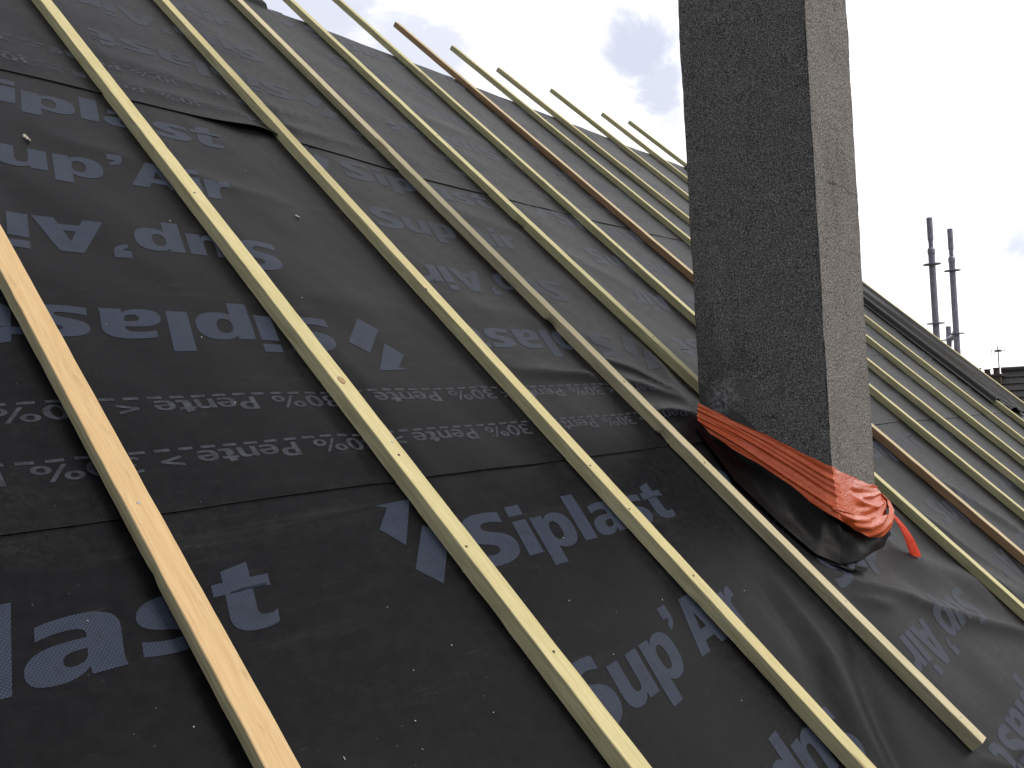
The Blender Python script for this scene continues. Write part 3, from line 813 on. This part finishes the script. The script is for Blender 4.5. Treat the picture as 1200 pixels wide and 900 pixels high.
# ------------------------------------------------------------------ loose membrane over the last two battens
def loose():
    sv = np.linspace(0, 1, 60); tv = np.linspace(0, 1, 150)
    U, V = np.meshgrid(sv, tv)
    tb = .715-.15*np.clip(U/.6, 0, 1)+.10*np.clip((U-.7)/.3, 0, 1)**1.5 + .012*np.sin(17*U)
    T = tb+(3.70-tb)*V
    c11 = np.interp(T, [BAT[11][1], BAT[11][3]], [BAT[11][0], BAT[11][2]]); c12 = np.interp(T, [BAT[12][1], BAT[12][3]], [BAT[12][0], BAT[12][2]])
    S = (c11-.085)+(c12-.052-c11+.085)*U
    d11 = S-(c11-.02)
    crest = .040*np.exp(-(np.abs(d11)/.034)**3)
    tent = .040*np.exp(-np.clip(d11, 0, 9)/.10)*(d11 > 0)
    low = 1-ss(V, .25, .75)
    H = .010+np.maximum(crest, tent)
    H += (.008+.020*low)*np.exp(-((U-.50-.06*np.sin(5*V))/.10)**2)
    H += (.005+.015*low)*np.exp(-((U-.78+.05*np.sin(7*V+1))/.05)**2)
    H += .008*np.sin(34*U+3*np.sin(6*V))*np.sin(np.pi*U)**2*(.3+low) + .004*np.sin(15*V+9*U)*np.sin(np.pi*U)
    H += .020*ss(U, .93, 1.0)
    H = np.maximum(H, .009)
    o = link_mesh('loose_membrane', P_np(S, T, H).reshape(-1, 3), grid_faces(150, 60), M['mem'], smooth=True, uvs=np.stack([S.ravel()+.3, T.ravel()+5], -1), loc=P(7.0, .6, 0))
    tag(o, 'loose piece of black membrane draped in folds over the far battens by the gable edge', 'membrane')
loose()

# roll of membrane lying behind the ridge
def roll():
    a = Vector((2.05, 3.42, P(0, 3.70, 0).z-.02)); b = Vector((2.46, 3.40, P(0, 3.70, 0).z-.02))
    n = 90; v, f = [], []
    for e, q in enumerate((a, b)):
        for i in range(n):
            an = i*.42; r = .030+.00075*i
            v.append((q.x+(.006*math.sin(an*.7)), q.y+r*math.cos(an), q.z+r*math.sin(an)))
    f = [(i, i+1, n+i+1, n+i) for i in range(n-1)]
    o = link_mesh('membrane_roll', v, f, M['mem'], smooth=True, uvs=[(p[0], p[2]) for p in v], loc=a)
    tag(o, 'black rolled-up membrane lying on the ridge at the top of the picture', 'membrane roll')
roll()

# ------------------------------------------------------------------ wood chips
CH = [(.83,1.894,.010,'curled white wood chip on the middle sheet above the upright lettering'), (1.469,1.733,.006,'small pale chip beside the third batten on the middle sheet')]
def chip(s, t, r, k):
    sh = SHEETS[k][0]
    h = float(sh.sample(np.array([s]), np.array([t]))[0])
    base = P(s, t, h+.0012)
    a = random.uniform(0, 6.28); n = 9; v = []
    for lay in (0, 1):
        for i in range(n):
            q = 2*math.pi*i/n
            e = r*(1+.45*math.sin(2*q+a)+.25*random.uniform(-1, 1))
            l = Vector((e*math.cos(q), .55*e*math.sin(q), 0)); l.rotate(Matrix.Rotation(a, 3, 'Z'))
            v.append(P(s+l.x, t+l.y, h+.0012+(.25*r if lay else 0)+.3*r*math.sin(q+a)**2))
    f = [(i, (i+1) % n, n+(i+1) % n, n+i) for i in range(n)]+[tuple(reversed(range(n))), tuple(range(n, 2*n))]
    return link_mesh('wood_chip', v, f, M['chip'], loc=base)
for s, t, r, lab in CH:
    tag(chip(s, t, r, 1), lab, 'wood chip')
small = [(1.128,.545),(1.326,.426),(1.424,.371),(1.587,.357),(.853,.337),(.836,.297),(1.0,.424),(.904,.408),(1.565,.113),(.632,.684),(.93,.52),(.50,.62),(.56,.44),(1.9,.3),(1.33,.30),(.72,.33),(.99,.30),(1.45,.56),(2.05,.45)]
for s, t in small:
    tag(chip(s, t, random.uniform(.0008, .0019), 0), 'tiny pale speck of wood on the lowest black sheet', 'wood chip', 'pale specks scattered on the lowest sheet')
for s, t in [(.753,1.224),(.924,1.19),(1.252,1.346),(1.54,.863),(1.501,.861),(1.32,1.4),(.9,1.0),(1.05,1.62),(1.9,1.2),(2.0,1.6),(1.42,1.95),(2.4,1.3)]:
    tag(chip(s, t, random.uniform(.0009, .002), 1), 'tiny pale speck of wood on the middle black sheet', 'wood chip', 'pale specks scattered on the middle sheet')

# ------------------------------------------------------------------ the house under the roof
def slab(pts, th):
    """pts: 4 world corners (upper face), extruded down by vector th"""
    th = Vector(th); v = [Vector(p) for p in pts]; v += [p-th for p in v]
    return v, [(0,1,2,3),(7,6,5,4),(0,4,5,1),(1,5,6,2),(2,6,7,3),(3,7,4,0)]
house = empty('house', (3.2, 3.3, 0), 'house whose steep roof carries the black membrane and battens', 'house')
nrm = Vector((0, -ST, CT)); n2 = Vector((0, ST, CT))
E0, R0 = -.94, 3.69
ridge_y = P(0, R0).y
mir = lambda p: Vector((p.x, 2*ridge_y-p.y, p.z))
c1, c2, c3, c4 = P(-3, E0, -.022), P(7.62, E0, -.022), P(7.62, R0, -.022), P(-3, R0, -.022)
v, f = slab([c1, c2, c3, c4], nrm*.10); link_mesh('roof_deck', v, f, M['deck'], house)
v, f = slab([mir(c2)+Vector((0,.004,0)), mir(c1)+Vector((0,.004,0)), mir(c4)+Vector((0,.004,0)), mir(c3)+Vector((0,.004,0))], n2*.10); link_mesh('roof_deck', v, f, M['mem'], house, uvs=[(p.x, p.y) for p in v])
ey = P(0, E0).y+.25; ez = P(0, E0).z-.02; ym = 2*ridge_y-ey; rz = P(0, R0).z-.30
prism = [Vector((x, y, z)) for x in (-2.9, 7.50) for y, z in ((ey, 0), (ym, 0), (ym, ez), (ridge_y, rz), (ey, ez))]
link_mesh('wall', prism, [(4,3,2,1,0),(5,6,7,8,9),(0,1,6,5),(1,2,7,6),(4,0,5,9),(2,3,8,7),(3,4,9,8)], M['wallm'], house)
v, f = box(((2.31), P(0, E0).y+.02, P(0, E0).z-.11), (10.6, .03, .2)); link_mesh('eaves_board', v, f, M['wood'], house)

# ------------------------------------------------------------------ scaffold beyond the gable
def standard(x, y, z_top, disc_z, label):
    root = empty('scaffold_standard', W(x, y, -ZO), label, 'scaffold pole', 'scaffold poles standing beyond the gable')
    zt = z_top-.27
    v, f = lathe(W(x, y, -ZO), [(.0262, 0), (.0262, ZO+zt-.04), (.030, ZO+zt-.036), (.030, ZO+zt), (.022, ZO+zt+.016)], 18); link_mesh('tube', v, f, M['steel'], root)
    v, f = lathe(W(x, y, zt+.0165), [(.0185, 0), (.0185, .045), (.0235, .075), (.0235, z_top-zt-.020), (.0220, z_top-zt-.0165)], 18); link_mesh('spigot', v, f, M['steel'], root)
    for z in disc_z:
        n = 32; vv, ff = [], []
        for zz in (z-.0045, z+.0045):
            for i in range(n):
                a = 2*math.pi*i/n; r = .070-.008*(math.cos(4*a) > .8)
                vv.append(tuple(W(x+r*math.cos(a), y+r*math.sin(a), zz)))
            for i in range(n):
                a = 2*math.pi*i/n; vv.append(tuple(W(x+.0268*math.cos(a), y+.0268*math.sin(a), zz)))
        for b in (0, 2*n):
            for i in range(n):
                j = (i+1) % n
                ff.append((b+i, b+j, b+n+j, b+n+i) if b else (b+i, b+n+i, b+n+j, b+j))
        for i in range(n):
            j = (i+1) % n
            ff.append((i, j, 2*n+j, 2*n+i)); ff.append((n+i, 3*n+i, 3*n+j, n+j))
        link_mesh('rosette', vv, ff, M['steel'], root)
    return root
standard(7.9, 1.745, 1.372, [1.0-.022, .478, -.022, -.522], 'taller galvanised scaffold pole with ring collars, left of the pair')
standard(8.65, 1.745, 1.372, [.99, .415, -.085, -.585], 'shorter-looking galvanised scaffold pole with ring collars, right of the pair')
standard(9.4, 1.965, .53, [.395, -.105], 'short scaffold pole stub just rising above the gable between the two tall poles')
lg = empty('scaffold_ledger', W(8.65, 1.79, .415), 'short horizontal scaffold tube clipped between the right-hand poles', 'scaffold tube')
v, f = tube(W(8.70, 1.757, .405), W(9.35, 1.953, .405), .0242, 16); link_mesh('tube', v, f, M['steel'], lg)
for xx, yy in ((8.715, 1.762), (9.335, 1.948)):
    v, f = box(W(xx, yy, .405), (.06, .045, .07)); link_mesh('end_clamp', v, f, M['steel'], lg)

# ------------------------------------------------------------------ neighbouring house, aerial
nb = empty('terraced_house', W(38, -2, -ZO), 'distant house with a dark tiled roof at the right edge of the picture', 'house')
rx, yl, yr, zr = 38.0, 6.15, -9.0, .25
eave = zr-4.6
def tile_roof():
    v, f, uvs = [], [], []
    rows = 18; L = math.hypot(5.0, 4.6)
    for r in range(rows):
        q0, q1 = r/rows, (r+1)/rows+.012
        for q, lift in ((q0, .0), (q1, .055)):
            for y in (yl, yr):
                v.append(W(rx-5.0*q-.03*lift, y, zr-4.6*q+lift)); uvs.append((-y, q*L))
        b = len(v)-4
        f.append((b, b+2, b+3, b+1))
        if r: f.append((b-2, b, b+1, b-1))
    for y in (yl, yr): v.append(W(rx+5, y, eave)); uvs.append((y, 0))
    f.append((0, 1, len(v)-1, len(v)-2))
    return link_mesh('roof', v, f, M['tiles'], nb, uvs=uvs)
roof = tile_roof()
v, f = tube(W(rx, yl+.02, zr+.02), W(rx, yr, zr+.02), .11, 10)
link_mesh('ridge_tiles', v, f, M['tiles'], roof, uvs=[(p[1], p[2]) for p in v])
pr = [W(x, y, z) for y in (yl-.15, yr+.15) for x, z in ((rx-4.7, -ZO), (rx+4.7, -ZO), (rx+4.7, eave+.2), (rx, zr-.25), (rx-4.7, eave+.2))]
link_mesh('wall', pr, [(0,1,2,3,4),(9,8,7,6,5),(0,5,6,1),(1,6,7,2),(4,9,5,0),(2,7,8,3),(3,8,9,4)], M['brick'], nb)
stx = empty('chimney_stack', W(37.6, 6.65, -1), 'brick chimney stack with clay pots beside the distant roof', 'chimney stack')
v, f = merge(box(W(37.6, 6.60, -1.65), (.6, 1.0, 3.4)), box(W(37.6, 6.60, .09), (.72, 1.12, .08))); stk = link_mesh('stack', v, f, M['brick'], stx)
for dy, hh in ((-.33, .24), (-.02, .20), (.30, .26)):
    v, f = lathe(W(37.6, 6.60+dy, .131), [(.115, 0), (.10, hh*.75), (.125, hh*.8), (.125, hh), (.08, hh)], 12); link_mesh('chimney_pot', v, f, M['pot'], stk)
an = empty('television_aerial', W(37.9, 6.22, -1.0), 'thin television aerial on a mast above the distant chimney stack', 'aerial')
v, f = tube(W(37.9, 6.22, -1.2), W(37.9, 6.22, 1.20), .02, 8); link_mesh('mast', v, f, M['alu'], an)
parts = [tube(W(37.9, 5.98, 1.02), W(37.9, 6.46, 1.02), .009, 8), box(W(37.9, 6.22, 1.02), (.08, .20, .09))]
boom = link_mesh('boom', *merge(*parts), M['alu'], an)
for y in (5.99, 6.09, 6.35, 6.45):
    v, f = tube(W(37.9, y, .86), W(37.9, y, 1.20), .009, 6); link_mesh('dipole', v, f, M['alu'], boom)

# ------------------------------------------------------------------ ground
gs = 600
xs = np.linspace(-gs, gs, 41); X, Y = np.meshgrid(xs, xs)
Z = np.zeros_like(X)
o = link_mesh('ground', np.stack([X.ravel(), Y.ravel(), Z.ravel()], -1), grid_faces(41, 41), M['ground'])
tag(o, kind='structure')

# ------------------------------------------------------------------ sky and sun
SUN_EL, SUN_AZ = math.radians(40), (0.50, -0.866)
sd = Vector((SUN_AZ[0]*math.cos(SUN_EL), SUN_AZ[1]*math.cos(SUN_EL), math.sin(SUN_EL))).normalized()
wd = bpy.data.worlds.new('World'); SC.world = wd; wd.use_nodes = True
nt = wd.node_tree; g = G(nt)
bg = nt.nodes['Background']
sky = nt.nodes.new('ShaderNodeTexSky'); sky.sky_type = 'NISHITA'; sky.sun_disc = False
sky.sun_elevation = SUN_EL; sky.sun_rotation = math.atan2(sd.x, sd.y)
tc = nt.nodes.new('ShaderNodeTexCoord').outputs['Generated']
def dirdot(vec):
    d = nt.nodes.new('ShaderNodeVectorMath'); d.operation = 'DOT_PRODUCT'; g.link(tc, d.inputs[0]); d.inputs[1].default_value = Vector(vec).normalized(); return d.outputs['Value']
warp = g.noise(g.mapping(tc, (1, 1, 1.5)), 9.0, 8, .66, .5)
glow = g.smooth(dirdot(sd), -.75, .85)                   # the overcast is brighter on the sun's side
cl = g.noise(g.mapping(tc, (1, 1, 2.2)), 2.4, 7, .6, .5)
bright = g.math('MULTIPLY', g.math('ADD', .47, g.math('MULTIPLY', glow, .43)), g.smooth(cl, .25, .75, .88, 1.14))
# brighter bank in the direction of the ridge
bank = g.smooth(dirdot((.88, .42, .20)), .45, .90)
bright = g.math('ADD', bright, g.math('MULTIPLY', bank, .85))
def patch(vec, r, amt, soft=.6):
    a = g.math('ARCCOSINE', g.math('MINIMUM', dirdot(vec), .99999))
    a = g.math('ADD', a, g.math('MULTIPLY', g.math('SUBTRACT', warp, .5), r*3.0))
    return g.math('MULTIPLY', g.smooth(a, r*soft*.55, r*1.45, 1, 0), amt)
gray = None
for vec, r, amt in [((.815,.452,.372), .044, .85), ((.832,.440,.330), .040, .8), ((.842,.436,.300), .026, .6), ((.800,.47,.40), .03, .45),
                    ((.975,.13,.165), .020, .6), ((.982,.135,.132), .024, .75), ((.960,.24,.147), .045, .3),
                    ((.56,.718,.414), .11, .75), ((.66,.647,.382), .07, .70), ((.735,.590,.345), .05, .35), ((.774,.479,.435), .06, .4), ((.3,.7,.6), .35, .6)]:
    p = patch(vec, r, amt); gray = p if gray is None else g.math('MAXIMUM', gray, p)
col = g.mix(g.smooth(cl, .3, .7), (1.0, .985, .985), (.98, .985, 1.0))
vm = nt.nodes.new('ShaderNodeVectorMath'); vm.operation = 'SCALE'; g.link(col, vm.inputs[0]); g.link(g.math('MULTIPLY', bright, 9.6), vm.inputs['Scale'])
cover = g.smooth(cl, .12, .30, .82, 1.0)
base = g.mix(cover, sky.outputs[0], vm.outputs[0])
g.link(g.mix(gray, base, (5.7, 6.2, 7.9)), bg.inputs['Color'])
bg.inputs['Strength'].default_value = .1
ld = bpy.data.lights.new('sun', 'SUN'); ld.energy = 2.2; ld.angle = math.radians(26); ld.color = (1, .955, .89)
lo = bpy.data.objects.new('sun', ld); COL.objects.link(lo)
lo.rotation_euler = (-sd).to_track_quat('-Z', 'Y').to_euler(); lo.location = (5, -8, 20)

# ------------------------------------------------------------------ camera
cam = bpy.data.cameras.new('camera'); co = bpy.data.objects.new('camera', cam); COL.objects.link(co)
R = ((0.625903, 0.015757, -0.779741), (-0.778209, -0.053201, -0.625748), (-0.051343, 0.998459, -0.021037))
co.matrix_world = Matrix(((*R[0], 0), (*R[1], 0), (*R[2], ZO), (0, 0, 0, 1)))
cam.sensor_width = 36; cam.lens = 1012.388/1200*36; cam.clip_start = .02; cam.clip_end = 2000
SC.camera = co
SC.view_settings.view_transform = 'Standard'; SC.view_settings.look = 'None'; SC.view_settings.exposure = 0; SC.view_settings.gamma = 1
